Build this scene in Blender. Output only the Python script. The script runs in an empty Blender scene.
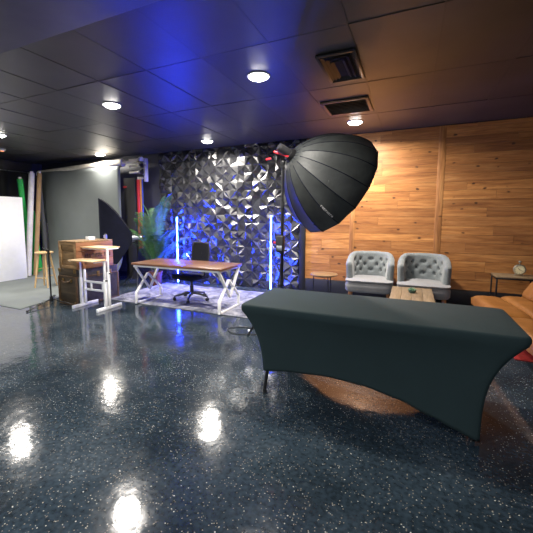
import bpy, bmesh, math, random
from mathutils import Vector, Matrix, noise
from mathutils.geometry import delaunay_2d_cdt
R = math.radians
PI = math.pi
random.seed(7)
C = bpy.context.scene.collection
SC = bpy.context.scene

# ------------------------------------------------------------------ helpers
class MB:
    """collects shapes that become ONE mesh object"""
    def __init__(s): s.bm = bmesh.new()
    def box(s, c, d, rot=None, bev=0.0, seg=2):
        r = bmesh.ops.create_cube(s.bm, size=1.0)
        vs = r['verts']
        bmesh.ops.scale(s.bm, vec=Vector(d), verts=vs)
        if bev > 0:
            es = list({e for v in vs for e in v.link_edges})
            rr = bmesh.ops.bevel(s.bm, geom=es, offset=bev, segments=seg, affect='EDGES', profile=0.5)
            vs = list({v for f in rr['faces'] for v in f.verts} | {v for v in vs if v.is_valid})
        m = Matrix.Translation(Vector(c))
        if rot is not None: m = m @ rot.to_4x4()
        bmesh.ops.transform(s.bm, matrix=m, verts=vs)
        return s
    def cone(s, p0, p1, r0, r1=None, n=14, caps=True):
        p0 = Vector(p0); p1 = Vector(p1); d = p1 - p0
        r1 = r0 if r1 is None else r1
        q = d.to_track_quat('Z', 'Y').to_matrix().to_4x4()
        bmesh.ops.create_cone(s.bm, cap_ends=caps, segments=n, radius1=r0, radius2=r1, depth=d.length,
                              matrix=Matrix.Translation((p0 + p1) / 2) @ q)
        return s
    def bar(s, p0, p1, w, h, up=(0, 0, 1), bev=0.003):
        p0 = Vector(p0); p1 = Vector(p1); d = p1 - p0
        z = d.normalized(); u = Vector(up)
        if abs(z.dot(u)) > 0.98: u = Vector((0, 1, 0))
        x = u.cross(z).normalized(); y = z.cross(x)
        m = Matrix((x, y, z)).transposed()
        return s.box((p0 + p1) / 2, (w, h, d.length), m, bev, 2)
    def sphere(s, c, r, sc=(1, 1, 1), u=14, v=9, rot=None):
        m = Matrix.Translation(Vector(c))
        if rot is not None: m = m @ rot.to_4x4()
        m = m @ Matrix.Diagonal((sc[0], sc[1], sc[2], 1))
        bmesh.ops.create_uvsphere(s.bm, u_segments=u, v_segments=v, radius=r, matrix=m)
        return s
    def lathe(s, prof, c=(0, 0, 0), n=24, mat=None):
        rings = []
        m = Matrix.Translation(Vector(c)) @ (mat.to_4x4() if mat is not None else Matrix.Identity(4))
        for (r, z) in prof:
            rings.append([s.bm.verts.new(m @ Vector((r * math.cos(2*PI*k/n), r * math.sin(2*PI*k/n), z))) for k in range(n)])
        for a, b in zip(rings, rings[1:]):
            for k in range(n):
                s.bm.faces.new((a[k], a[(k+1) % n], b[(k+1) % n], b[k]))
        for rg, flip in ((rings[0], True), (rings[-1], False)):
            try: s.bm.faces.new(rg[::-1] if flip else rg)
            except ValueError: pass
        return s
    def tube(s, pts, r, n=8, rs=None):
        pts = [Vector(p) for p in pts]
        rings = []
        px = None
        for i, p in enumerate(pts):
            t = (pts[min(i+1, len(pts)-1)] - pts[max(i-1, 0)]).normalized()
            if px is None:
                a = Vector((0, 0, 1)) if abs(t.z) < 0.9 else Vector((1, 0, 0))
                px = t.cross(a).normalized()
            px = (px - t * px.dot(t)).normalized()
            py = t.cross(px)
            rr = rs[i] if rs else r
            rings.append([s.bm.verts.new(p + px*rr*math.cos(2*PI*k/n) + py*rr*math.sin(2*PI*k/n)) for k in range(n)])
        for a, b in zip(rings, rings[1:]):
            for k in range(n):
                s.bm.faces.new((a[k], a[(k+1) % n], b[(k+1) % n], b[k]))
        s.bm.faces.new(rings[0][::-1]); s.bm.faces.new(rings[-1])
        return s
    def grid(s, f, nu, nv, closed_u=False):
        g = [[s.bm.verts.new(f(i/(nu if closed_u else nu-1), j/(nv-1))) for j in range(nv)] for i in range(nu)]
        for i in range(nu if closed_u else nu-1):
            for j in range(nv-1):
                s.bm.faces.new((g[i][j], g[(i+1) % nu][j], g[(i+1) % nu][j+1], g[i][j+1]))
        return g
    def prism(s, pts, d, mat=None):
        """pts: 2D polygon in local XY, extruded by d along local Z"""
        m = mat.to_4x4() if mat is not None else Matrix.Identity(4)
        a = [s.bm.verts.new(m @ Vector((x, y, 0))) for x, y in pts]
        b = [s.bm.verts.new(m @ Vector((x, y, d))) for x, y in pts]
        n = len(pts)
        s.bm.faces.new(a[::-1]); s.bm.faces.new(b)
        for k in range(n): s.bm.faces.new((a[k], a[(k+1) % n], b[(k+1) % n], b[k]))
        return s
    def build(s, name, m, parent=None, smooth=True, angle=38, subsurf=0, solid=0.0, loc=None, fixn=True):
        if fixn: bmesh.ops.recalc_face_normals(s.bm, faces=s.bm.faces[:])
        me = bpy.data.meshes.new(name); s.bm.to_mesh(me); s.bm.free()
        if smooth:
            me.polygons.foreach_set('use_smooth', [True]*len(me.polygons))
            me.set_sharp_from_angle(angle=R(angle))
        me.materials.append(m)
        o = bpy.data.objects.new(name, me); C.objects.link(o)
        if parent is not None: o.parent = parent
        if loc is not None: o.location = loc
        if solid:
            md = o.modifiers.new('thickness', 'SOLIDIFY'); md.thickness = solid; md.offset = 0
        if subsurf:
            md = o.modifiers.new('smooth', 'SUBSURF'); md.levels = md.render_levels = subsurf
        return o

def tag(o, label=None, cat=None, group=None, kind=None):
    if label: o['label'] = label
    if cat: o['category'] = cat
    if group: o['group'] = group
    if kind: o['kind'] = kind
    return o
def thing(name, label, cat, loc=(0, 0, 0), rz=0.0, group=None):
    o = bpy.data.objects.new(name, None); C.objects.link(o)
    o.empty_display_size = 0.05
    o.location = loc; o.rotation_euler = (0, 0, rz)
    return tag(o, label, cat, group)
def copy_tree(o, parent=None):
    c = o.copy(); C.objects.link(c)
    if parent is not None: c.parent = parent
    for ch in list(o.children): copy_tree(ch, c)
    return c

# ------------------------------------------------------------------ materials
def nodes(name):
    m = bpy.data.materials.new(name); m.use_nodes = True
    nt = m.node_tree
    return m, nt, nt.nodes['Principled BSDF']
def N(nt, typ, **kw):
    n = nt.nodes.new(typ)
    for k, v in kw.items():
        if k in n.inputs: n.inputs[k].default_value = v
        else: setattr(n, k, v)
    return n
def ramp(nt, fac, stops, interp='LINEAR'):
    r = nt.nodes.new('ShaderNodeValToRGB'); r.color_ramp.interpolation = interp
    els = r.color_ramp.elements
    while len(els) < len(stops): els.new(0.5)
    for e, (p, c) in zip(els, stops):
        e.position = p; e.color = (c[0], c[1], c[2], 1) if not isinstance(c, (int, float)) else (c, c, c, 1)
    nt.links.new(fac, r.inputs['Fac'])
    return r.outputs['Color']
def coord(nt, scale=(1, 1, 1), kind='Object'):
    t = N(nt, 'ShaderNodeTexCoord'); mp = N(nt, 'ShaderNodeMapping')
    mp.inputs['Scale'].default_value = scale
    nt.links.new(t.outputs[kind], mp.inputs['Vector'])
    return mp.outputs['Vector']
def bump(nt, b, h, strength=0.3, dist=0.01):
    bp = N(nt, 'ShaderNodeBump'); bp.inputs['Strength'].default_value = strength
    bp.inputs['Distance'].default_value = dist
    nt.links.new(h, bp.inputs['Height']); nt.links.new(bp.outputs['Normal'], b.inputs['Normal'])
def mix(nt, fac, a, b, typ='MIX'):
    n = N(nt, 'ShaderNodeMix', data_type='RGBA', blend_type=typ)
    def put(sock, v):
        if isinstance(v, (tuple, list)): sock.default_value = (v[0], v[1], v[2], 1)
        elif isinstance(v, (int, float)): sock.default_value = v
        else: nt.links.new(v, sock)
    put(n.inputs[0], fac); put(n.inputs[6], a); put(n.inputs[7], b)
    return n.outputs[2]
def plain(name, col, rough=0.5, metal=0.0, vary=0.12, scale=9.0, bumpk=0.0, bscale=120.0, spec=0.5, sheen=0.0):
    m, nt, b = nodes(name)
    v = coord(nt)
    n = N(nt, 'ShaderNodeTexNoise', Scale=scale, Detail=4.0); nt.links.new(v, n.inputs['Vector'])
    lo = [c*(1-vary) for c in col]; hi = [min(1, c*(1+vary)) for c in col]
    nt.links.new(ramp(nt, n.outputs['Fac'], [(0.3, lo), (0.7, hi)]), b.inputs['Base Color'])
    b.inputs['Roughness'].default_value = rough; b.inputs['Metallic'].default_value = metal
    b.inputs['Specular IOR Level'].default_value = spec
    if sheen:
        b.inputs['Sheen Weight'].default_value = sheen; b.inputs['Sheen Roughness'].default_value = 0.5
    if bumpk:
        n2 = N(nt, 'ShaderNodeTexNoise', Scale=bscale, Detail=3.0); nt.links.new(v, n2.inputs['Vector'])
        bump(nt, b, n2.outputs['Fac'], bumpk, 0.004)
    return m
def wood(name, dark, mid, light, axis='X', scale=1.0, rough=0.45, bands=7.0, attr=None, knots=0.0):
    m, nt, b = nodes(name)
    st = {'X': (0.9, 11, 11), 'Y': (11, 0.9, 11), 'Z': (11, 11, 0.9)}[axis]
    v = coord(nt, tuple(s*scale for s in st))
    if attr:
        at = N(nt, 'ShaderNodeAttribute', attribute_name=attr)
        off = N(nt, 'ShaderNodeVectorMath', operation='MULTIPLY_ADD')
        off.inputs[1].default_value = (37, 91, 53)
        nt.links.new(at.outputs['Color'], off.inputs[0]); nt.links.new(v, off.inputs[2])
        v = off.outputs['Vector']
    n = N(nt, 'ShaderNodeTexNoise', Scale=1.6, Detail=7.0, Roughness=0.62, Distortion=0.7); nt.links.new(v, n.inputs['Vector'])
    c = ramp(nt, n.outputs['Fac'], [(0.28, dark), (0.5, mid), (0.72, light)])
    n2 = N(nt, 'ShaderNodeTexNoise', Scale=bands, Detail=3.0, Distortion=0.3); nt.links.new(v, n2.inputs['Vector'])
    f = ramp(nt, n2.outputs['Fac'], [(0.35, 0.70), (0.6, 1.0)])
    c = mix(nt, 0.75, c, f, 'MULTIPLY')
    if attr:
        s = N(nt, 'ShaderNodeSeparateColor'); nt.links.new(at.outputs['Color'], s.inputs[0])
        t = ramp(nt, s.outputs[0], [(0.0, (0.72, 0.66, 0.62)), (0.5, (1.0, 0.96, 0.92)), (1.0, (1.25, 1.26, 1.22))])
        c = mix(nt, 1.0, c, t, 'MULTIPLY')
    if knots:
        vk = coord(nt, (4.4, 4.4, 7.0))
        nz = N(nt, 'ShaderNodeTexNoise', Scale=2.0, Detail=2.0); nt.links.new(vk, nz.inputs['Vector'])
        vv = N(nt, 'ShaderNodeVectorMath', operation='MULTIPLY_ADD'); vv.inputs[1].default_value = (0.25, 0.25, 0.25)
        nt.links.new(nz.outputs['Color'], vv.inputs[0]); nt.links.new(vk, vv.inputs[2])
        vo = N(nt, 'ShaderNodeTexVoronoi', Scale=1.0); nt.links.new(vv.outputs['Vector'], vo.inputs['Vector'])
        k = ramp(nt, vo.outputs['Distance'], [(0.08, 1.0), (0.15, 0.0)])
        kk = N(nt, 'ShaderNodeMath', operation='MULTIPLY'); kk.inputs[1].default_value = knots
        nt.links.new(k, kk.inputs[0])
        c = mix(nt, kk.outputs[0], c, tuple(x*0.28 for x in dark))
    nt.links.new(c, b.inputs['Base Color'])
    b.inputs['Roughness'].default_value = rough
    bump(nt, b, n2.outputs['Fac'], 0.12, 0.003)
    return m
def emit(name, col, strength):
    m, nt, b = nodes(name)
    b.inputs['Base Color'].default_value = (*col, 1)
    b.inputs['Emission Color'].default_value = (*col, 1)
    b.inputs['Emission Strength'].default_value = strength
    return m

def floor_material():
    m, nt, b = nodes('speckled_epoxy')
    v = coord(nt)
    n = N(nt, 'ShaderNodeTexNoise', Scale=1.3, Detail=6.0, Roughness=0.6); nt.links.new(v, n.inputs['Vector'])
    base = ramp(nt, n.outputs['Fac'], [(0.35, (0.010, 0.016, 0.022)), (0.55, (0.022, 0.034, 0.045)), (0.75, (0.055, 0.072, 0.086))])
    # brown and grey small mottling
    n3 = N(nt, 'ShaderNodeTexNoise', Scale=38.0, Detail=3.0); nt.links.new(v, n3.inputs['Vector'])
    base = mix(nt, 0.6, base, ramp(nt, n3.outputs['Fac'], [(0.35, 0.45), (0.65, 1.6)]), 'MULTIPLY')
    # pale flakes, clustered
    den = N(nt, 'ShaderNodeTexNoise', Scale=2.6, Detail=3.0); nt.links.new(v, den.inputs['Vector'])
    last = base
    for sc, rad, thr, colr in ((44.0, 0.15, 0.74, (0.40, 0.39, 0.34)), (70.0, 0.22, 0.62, (0.23, 0.20, 0.16)), (33.0, 0.12, 0.86, (0.52, 0.51, 0.46))):
        vo = N(nt, 'ShaderNodeTexVoronoi', Scale=sc); nt.links.new(v, vo.inputs['Vector'])
        s = N(nt, 'ShaderNodeSeparateColor'); nt.links.new(vo.outputs['Color'], s.inputs[0])
        near = N(nt, 'ShaderNodeMath', operation='LESS_THAN'); near.inputs[1].default_value = rad
        nt.links.new(vo.outputs['Distance'], near.inputs[0])
        sm = N(nt, 'ShaderNodeMath', operation='MULTIPLY_ADD'); sm.inputs[1].default_value = 0.9
        nt.links.new(den.outputs['Fac'], sm.inputs[0]); nt.links.new(s.outputs[0], sm.inputs[2])
        pick = N(nt, 'ShaderNodeMath', operation='GREATER_THAN'); pick.inputs[1].default_value = thr + 0.45
        nt.links.new(sm.outputs[0], pick.inputs[0])
        mk = N(nt, 'ShaderNodeMath', operation='MULTIPLY')
        nt.links.new(near.outputs[0], mk.inputs[0]); nt.links.new(pick.outputs[0], mk.inputs[1])
        last = mix(nt, mk.outputs[0], last, colr)
    # scuffs
    sc = N(nt, 'ShaderNodeTexNoise', Scale=3.4, Detail=9.0, Roughness=0.75, Distortion=1.4); nt.links.new(v, sc.inputs['Vector'])
    last = mix(nt, ramp(nt, sc.outputs['Fac'], [(0.58, 0.0), (0.72, 0.35)]), last, (0.075, 0.085, 0.09))
    nt.links.new(last, b.inputs['Base Color'])
    rr = ramp(nt, sc.outputs['Fac'], [(0.35, 0.075), (0.7, 0.15)])
    nt.links.new(rr, b.inputs['Roughness'])
    b.inputs['Specular IOR Level'].default_value = 0.5
    nb = N(nt, 'ShaderNodeTexNoise', Scale=11.0, Detail=4.0); nt.links.new(v, nb.inputs['Vector'])
    bump(nt, b, nb.outputs['Fac'], 0.13, 0.010)
    return m
def ceiling_material():
    m, nt, b = nodes('black_ceiling_tile')
    at = N(nt, 'ShaderNodeAttribute', attribute_name='tone')
    v = coord(nt)
    n = N(nt, 'ShaderNodeTexNoise', Scale=2.2, Detail=5.0); nt.links.new(v, n.inputs['Vector'])
    c = ramp(nt, n.outputs['Fac'], [(0.3, (0.040, 0.038, 0.035)), (0.7, (0.064, 0.060, 0.055))])
    c = mix(nt, 1.0, c, at.outputs['Color'], 'MULTIPLY')
    nt.links.new(c, b.inputs['Base Color'])
    b.inputs['Roughness'].default_value = 0.42
    b.inputs['Specular IOR Level'].default_value = 0.55
    n2 = N(nt, 'ShaderNodeTexNoise', Scale=160.0, Detail=2.0); nt.links.new(v, n2.inputs['Vector'])
    bump(nt, b, n2.outputs['Fac'], 0.18, 0.003)
    return m
def fabric(name, col, scale=260.0, rough=0.9, vary=0.18, sheen=0.2):
    m, nt, b = nodes(name)
    v = coord(nt)
    n = N(nt, 'ShaderNodeTexNoise', Scale=scale, Detail=2.0); nt.links.new(v, n.inputs['Vector'])
    n0 = N(nt, 'ShaderNodeTexNoise', Scale=5.0, Detail=4.0); nt.links.new(v, n0.inputs['Vector'])
    c = ramp(nt, n.outputs['Fac'], [(0.35, [x*(1-vary) for x in col]), (0.65, [min(1, x*(1+vary)) for x in col])])
    c = mix(nt, 0.4, c, ramp(nt, n0.outputs['Fac'], [(0.3, 0.8), (0.7, 1.1)]), 'MULTIPLY')
    nt.links.new(c, b.inputs['Base Color'])
    b.inputs['Roughness'].default_value = rough
    b.inputs['Sheen Weight'].default_value = sheen
    b.inputs['Specular IOR Level'].default_value = 0.25
    bump(nt, b, n.outputs['Fac'], 0.25, 0.003)
    return m
def leather():
    m, nt, b = nodes('tan_leather')
    v = coord(nt)
    n = N(nt, 'ShaderNodeTexNoise', Scale=4.0, Detail=6.0); nt.links.new(v, n.inputs['Vector'])
    nt.links.new(ramp(nt, n.outputs['Fac'], [(0.3, (0.19, 0.068, 0.012)), (0.7, (0.29, 0.115, 0.026))]), b.inputs['Base Color'])
    b.inputs['Roughness'].default_value = 0.5
    b.inputs['Specular IOR Level'].default_value = 0.3
    vo = N(nt, 'ShaderNodeTexNoise', Scale=14.0, Detail=5.0); nt.links.new(v, vo.inputs['Vector'])
    bump(nt, b, vo.outputs['Fac'], 0.3, 0.012)
    return m
def rug_material(name, stops, scale, pat=None):
    m, nt, b = nodes(name)
    v = coord(nt)
    n = N(nt, 'ShaderNodeTexNoise', Scale=scale, Detail=8.0, Roughness=0.72, Distortion=0.8); nt.links.new(v, n.inputs['Vector'])
    c = ramp(nt, n.outputs['Fac'], stops)
    nt.links.new(c, b.inputs['Base Color'])
    b.inputs['Roughness'].default_value = 0.95; b.inputs['Specular IOR Level'].default_value = 0.1
    n2 = N(nt, 'ShaderNodeTexNoise', Scale=220.0, Detail=2.0); nt.links.new(v, n2.inputs['Vector'])
    bump(nt, b, n2.outputs['Fac'], 0.5, 0.006)
    return m

M = {}
M['floor'] = floor_material()
M['ceiling'] = ceiling_material()
M['tbar'] = plain('ceiling_grid_paint', (0.02, 0.02, 0.021), 0.45)
M['soffit'] = plain('soffit_lit_grey', (0.075, 0.076, 0.078), 0.5, vary=0.2, scale=3)  # grey lightened to stand in for light along the soffit
M['black_wall'] = plain('black_wall_paint', (0.026, 0.027, 0.030), 0.55, vary=0.25, scale=3, bumpk=0.1)
M['grey_wall'] = plain('pale_grey_wall_paint', (0.62, 0.64, 0.66), 0.7, vary=0.06)  # unseen rear wall, made pale so it bounces fill light
M['panel'] = plain('satin_black_panel', (0.015, 0.0155, 0.018), 0.27, vary=0.1, spec=1.0)
M['baseboard'] = plain('baseboard_paint', (0.012, 0.012, 0.014), 0.4)
M['plank'] = wood('cedar_planks', (0.25, 0.085, 0.020), (0.47, 0.190, 0.050), (0.62, 0.295, 0.095), 'X', 1.0, 0.5, 7.0, 'tone', 1.0)
M['batten'] = wood('cedar_batten', (0.26, 0.095, 0.026), (0.46, 0.19, 0.057), (0.60, 0.29, 0.10), 'Z', 1.0, 0.5, 7.0, None, 0.7)
M['desk_wood'] = wood('walnut_stained_top', (0.05, 0.021, 0.010), (0.13, 0.054, 0.024), (0.25, 0.11, 0.05), 'X', 1.0, 0.32)
M['pale_wood'] = wood('pale_birch', (0.50, 0.31, 0.15), (0.63, 0.42, 0.22), (0.74, 0.54, 0.32), 'X', 1.5, 0.45)
M['stool_wood'] = wood('stool_birch', (0.52, 0.31, 0.13), (0.66, 0.43, 0.20), (0.76, 0.54, 0.28), 'Z', 1.5, 0.45)
M['oak'] = wood('oak_top', (0.15, 0.10, 0.053), (0.23, 0.16, 0.09), (0.31, 0.225, 0.135), 'Y', 1.0, 0.45)
M['round_wood'] = wood('rustic_top', (0.09, 0.045, 0.018), (0.20, 0.11, 0.045), (0.32, 0.20, 0.09), 'X', 2.0, 0.45)
M['crate_red'] = wood('reddish_crate_board', (0.15, 0.058, 0.022), (0.29, 0.115, 0.043), (0.40, 0.175, 0.075), 'Y', 1.0, 0.6)
M['crate_tan'] = wood('weathered_crate_board', (0.12, 0.065, 0.024), (0.28, 0.16, 0.062), (0.46, 0.30, 0.135), 'X', 1.0, 0.65)
M['trunk'] = wood('dark_trunk_hide', (0.02, 0.013, 0.007), (0.055, 0.036, 0.018), (0.11, 0.072, 0.036), 'X', 0.8, 0.5)
M['trunk_side'] = plain('dark_trunk_canvas', (0.028, 0.022, 0.030), 0.5, vary=0.5, scale=14)
M['brass'] = plain('aged_brass', (0.28, 0.17, 0.06), 0.42, 0.85, 0.3)
M['trunk_trim'] = plain('worn_trunk_trim', (0.10, 0.055, 0.026), 0.5, 0.2, 0.4, 20)
M['white_metal'] = plain('white_powder_coat', (0.80, 0.80, 0.80), 0.35, 0.0, 0.05)
M['white_paper'] = plain('white_foam_board', (0.82, 0.83, 0.84), 0.8, 0.0, 0.03)
M['black_metal'] = plain('black_metal', (0.012, 0.012, 0.013), 0.38, 0.3)
M['black_plastic'] = plain('black_plastic', (0.018, 0.018, 0.02), 0.42)
M['chrome'] = plain('brushed_steel', (0.55, 0.56, 0.58), 0.28, 1.0, 0.08)
M['rubber'] = plain('black_rubber', (0.015, 0.015, 0.015), 0.8)
M['cover'] = fabric('black_stretch_spandex', (0.011, 0.023, 0.025), 420, 0.85, 0.12, 0.0)
M['softbox'] = plain('black_nylon', (0.021, 0.024, 0.024), 0.55, 0.0, 0.25, 7, 0.45, 26, 0.35)
M['softbox_dark'] = plain('black_nylon_matte', (0.005, 0.006, 0.012), 0.9, 0.0, 0.2, 7, 0.2, 30, 0.12)
M['diffuser'] = plain('white_diffusion_cloth', (0.75, 0.75, 0.74), 0.8)
M['red'] = plain('red_anodised', (0.62, 0.012, 0.02), 0.35)
M['grey_paper'] = plain('grey_seamless_paper', (0.155, 0.175, 0.172), 0.85, 0.0, 0.12, 1.2)
M['tube_card'] = plain('cream_cardboard_core', (0.74, 0.68, 0.58), 0.75)
M['mic_black'] = plain('microphone_stand_paint', (0.012, 0.012, 0.013), 0.4, 0.3)
M['mesh_fabric'] = fabric('office_mesh', (0.006, 0.007, 0.012), 300, 0.9, 0.2, 0.0)
M['tweed'] = fabric('grey_tweed', (0.165, 0.185, 0.19), 180, 0.95, 0.25, 0.3)
M['tweed_button'] = fabric('grey_tweed_button', (0.08, 0.09, 0.09), 180, 0.95, 0.2, 0.2)
M['seat_tweed'] = fabric('grey_tweed_seat', (0.215, 0.215, 0.222), 180, 0.95, 0.22, 0.3)
M['chair_leg'] = wood('orange_beech', (0.36, 0.13, 0.04), (0.50, 0.21, 0.07), (0.60, 0.28, 0.11), 'Z', 1.5, 0.4)
M['leather'] = leather()
M['rug_grey'] = rug_material('distressed_grey_rug', [(0.38, (0.06, 0.065, 0.09)), (0.5, (0.19, 0.195, 0.23)), (0.62, (0.38, 0.38, 0.40))], 3.4)
M['rug_red'] = rug_material('red_rug', [(0.3, (0.13, 0.010, 0.010)), (0.55, (0.26, 0.022, 0.02)), (0.75, (0.32, 0.055, 0.04))], 6.0)
M['leaf'] = plain('palm_leaf', (0.042, 0.13, 0.036), 0.45, 0.0, 0.5, 10)
M['stem'] = plain('palm_stem', (0.10, 0.13, 0.035), 0.5)
M['terracotta'] = plain('terracotta', (0.16, 0.05, 0.025), 0.7, 0, 0.2)
M['soil'] = plain('potting_soil', (0.02, 0.013, 0.008), 0.95, 0, 0.4, 60)
M['succulent'] = plain('succulent_leaf', (0.12, 0.24, 0.13), 0.5, 0, 0.25)
M['pot_white'] = plain('dark_green_glaze', (0.05, 0.10, 0.07), 0.3)
M['green_screen'] = plain('chroma_green_cloth', (0.015, 0.36, 0.06), 0.75)
M['tan_roll'] = plain('tan_paper', (0.33, 0.20, 0.09), 0.75)
M['white_roll'] = plain('white_vinyl', (0.62, 0.60, 0.62), 0.6)
M['dark_roll'] = plain('dark_grey_cloth', (0.05, 0.052, 0.05), 0.8)
M['black_cloth'] = fabric('black_curtain_cloth', (0.010, 0.011, 0.014), 200, 0.9)
M['red_paper'] = plain('red_paper', (0.55, 0.016, 0.018), 0.7)
M['orange_paper'] = plain('orange_paper', (0.75, 0.30, 0.05), 0.7)
M['blue_paper'] = plain('blue_paper', (0.03, 0.07, 0.42), 0.7)
M['black_paper'] = plain('black_paper', (0.016, 0.016, 0.017), 0.75)
M['bronze'] = plain('bronze_vent_lit_tone', (0.16, 0.10, 0.06), 0.45, 0.2, 0.3)  # bronze with its colour brightened so the slats look lit
M['vent_dark'] = plain('dark_duct', (0.006, 0.006, 0.006), 0.9)
M['clock_face'] = plain('ivory_clock_face', (0.92, 0.80, 0.48), 0.6)
M['clock_metal'] = plain('clock_nickel', (0.50, 0.46, 0.36), 0.3, 0.9)
M['ink'] = plain('black_ink', (0.012, 0.010, 0.010), 0.7)
M['grey_print'] = plain('pale_grey_print', (0.55, 0.53, 0.52), 0.6)
M['light_trim'] = plain('white_trim_ring', (0.75, 0.75, 0.75), 0.4)
M['lamp_disc'] = emit('downlight_disc', (1.0, 0.95, 0.88), 45.0)
M['led'] = emit('blue_led', (0.010, 0.035, 1.0), 800.0)
M['led_dim'] = emit('blue_led_dim', (0.02, 0.06, 1.0), 260.0)
M['orange_glow'] = emit('orange_sensor_glow', (1.0, 0.35, 0.12), 2.0)

# ------------------------------------------------------------------ room shell
H = 2.88; WY = 6.35; XL = -9.35; XR = 2.75; YB = -3.6
def struct(name, mb, m, **kw):
    o = mb.build(name, m, **kw); o['kind'] = 'structure'; return o
def tone(o, fn):
    me = o.data
    ca = me.color_attributes.new('tone', 'FLOAT_COLOR', 'CORNER')
    for p in me.polygons:
        c = fn(p)
        for li in p.loop_indices: ca.data[li].color = (*c, 1)

struct('floor', MB().box(((XL+XR)/2, (YB+WY)/2, -0.05), (XR-XL+0.4, WY-YB+0.4, 0.1)), M['floor'], smooth=False)

# ceiling : black lay-in tiles hung on a grid
mb = MB()
mb.box(((XL+XR)/2, (YB+WY)/2, H+0.06), (XR-XL+0.4, WY-YB+0.4, 0.08))
xs = [-0.5 + 0.645*k for k in range(-14, 6)]
ys = [2.8 + 1.22*k for k in range(-1, 4)]
tz = [1.0]*6
for i in range(len(xs)-1):
    for j in range(len(ys)-1):
        x0, x1, y0, y1 = xs[i]+.003, xs[i+1]-.003, ys[j]+.003, min(ys[j+1]-.003, WY)
        if x1 < XL or x0 > XR or y0 > WY: continue
        t = [random.uniform(-.003, .003) for _ in range(4)]; tz.append(random.choice((0.86, 0.95, 1.0, 1.0, 1.08)) if not (-1.9 < (x0+x1)/2 < -1.2 and 2.8 < (y0+y1)/2 < 4.0) else .5)
        z = H + 0.004
        mb.bm.faces.new([mb.bm.verts.new(p) for p in ((x0, y0, z+t[0]), (x0, y1, z+t[1]), (x1, y1, z+t[2]), (x1, y0, z+t[3]))])
for x in xs:
    if XL < x < XR: mb.box((x, (1.58+WY)/2, H+.004), (.014, WY-1.58, .006)); tz += [.8]*6
for y in ys:
    if y < WY: mb.box(((XL+XR)/2, y, H+.004), (XR-XL, .014, .006)); tz += [.8]*6
o = struct('ceiling', mb, M['ceiling'], smooth=False, fixn=False)
tone(o, lambda p: (tz[p.index],)*3)
# lower soffit nearest the camera
struct('trim_1', MB().box(((XL+XR)/2, (YB+1.93)/2, H-.01), (XR-XL, 1.93-YB, .06), bev=.02), M['soffit'])

# walls
struct('wall_back', MB().box(((XL+XR)/2, WY+.10, H/2), (XR-XL+.4, .1, H+.1)), M['black_wall'], smooth=False)
struct('wall_left', MB().box((XL-.05, (YB+WY)/2, H/2), (.1, WY-YB+.3, H+.1)), M['black_wall'], smooth=False)
struct('wall_right', MB().box((XR+.05, (YB+WY)/2, H/2), (.1, WY-YB+.3, H+.1)), M['black_wall'], smooth=False)
struct('wall_rear', MB().box(((XL+XR)/2, YB-.05, H/2), (XR-XL+.4, .1, H+.1)), M['grey_wall'], smooth=False)

# cedar plank cladding, right half of the back wall
mb = MB(); tones = []
PX0, PX1, PZ0 = -1.81, XR, 0.285
cuts = [PX0, -0.96, 0.39, 1.74, XR]
z = PZ0
while z < H - .01:
    hh = random.choice((.125, .135, .14, .145, .15, .165)); hh = min(hh, H-z)
    for a, b in zip(cuts, cuts[1:]):
        segs = [a]
        if random.random() < .55: segs.append(a + (b-a)*random.uniform(.25, .75))
        segs.append(b)
        for s0, s1 in zip(segs, segs[1:]):
            d = .02 + random.uniform(0, .003)
            mb.box(((s0+s1)/2, WY+.05-d/2, z+hh/2), (s1-s0-.002, d, hh-.003))
            t = random.random()
            tones += [(t, random.random(), random.random())]*6
    z += hh
o = struct('wall_wood_cladding', mb, M['plank'], smooth=False, fixn=False)
it = iter(tones)
tone(o, lambda p: next(it))
def batten(n, x, w):
    struct('trim_%d' % n, MB().box((x, WY+.035, (PZ0+H)/2), (w, .022, H-PZ0), bev=.002), M['batten'])
batten(2, -0.96, .085); batten(3, 0.39, .10); batten(4, 1.74, .10)
struct('trim_5', MB().box((-1.865, WY+.02, H/2), (.10, .06, H), bev=.004), M['baseboard'])
struct('baseboard_back', MB().box(((PX0+XR)/2, WY+.025, PZ0/2), (XR-PX0, .05, PZ0-.006), bev=.006), M['baseboard'])
struct('baseboard_left', MB().box(((XL-5.25)/2, WY+.03, .06), (-5.25-XL, .03, .12), bev=.004), M['baseboard'])

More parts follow.
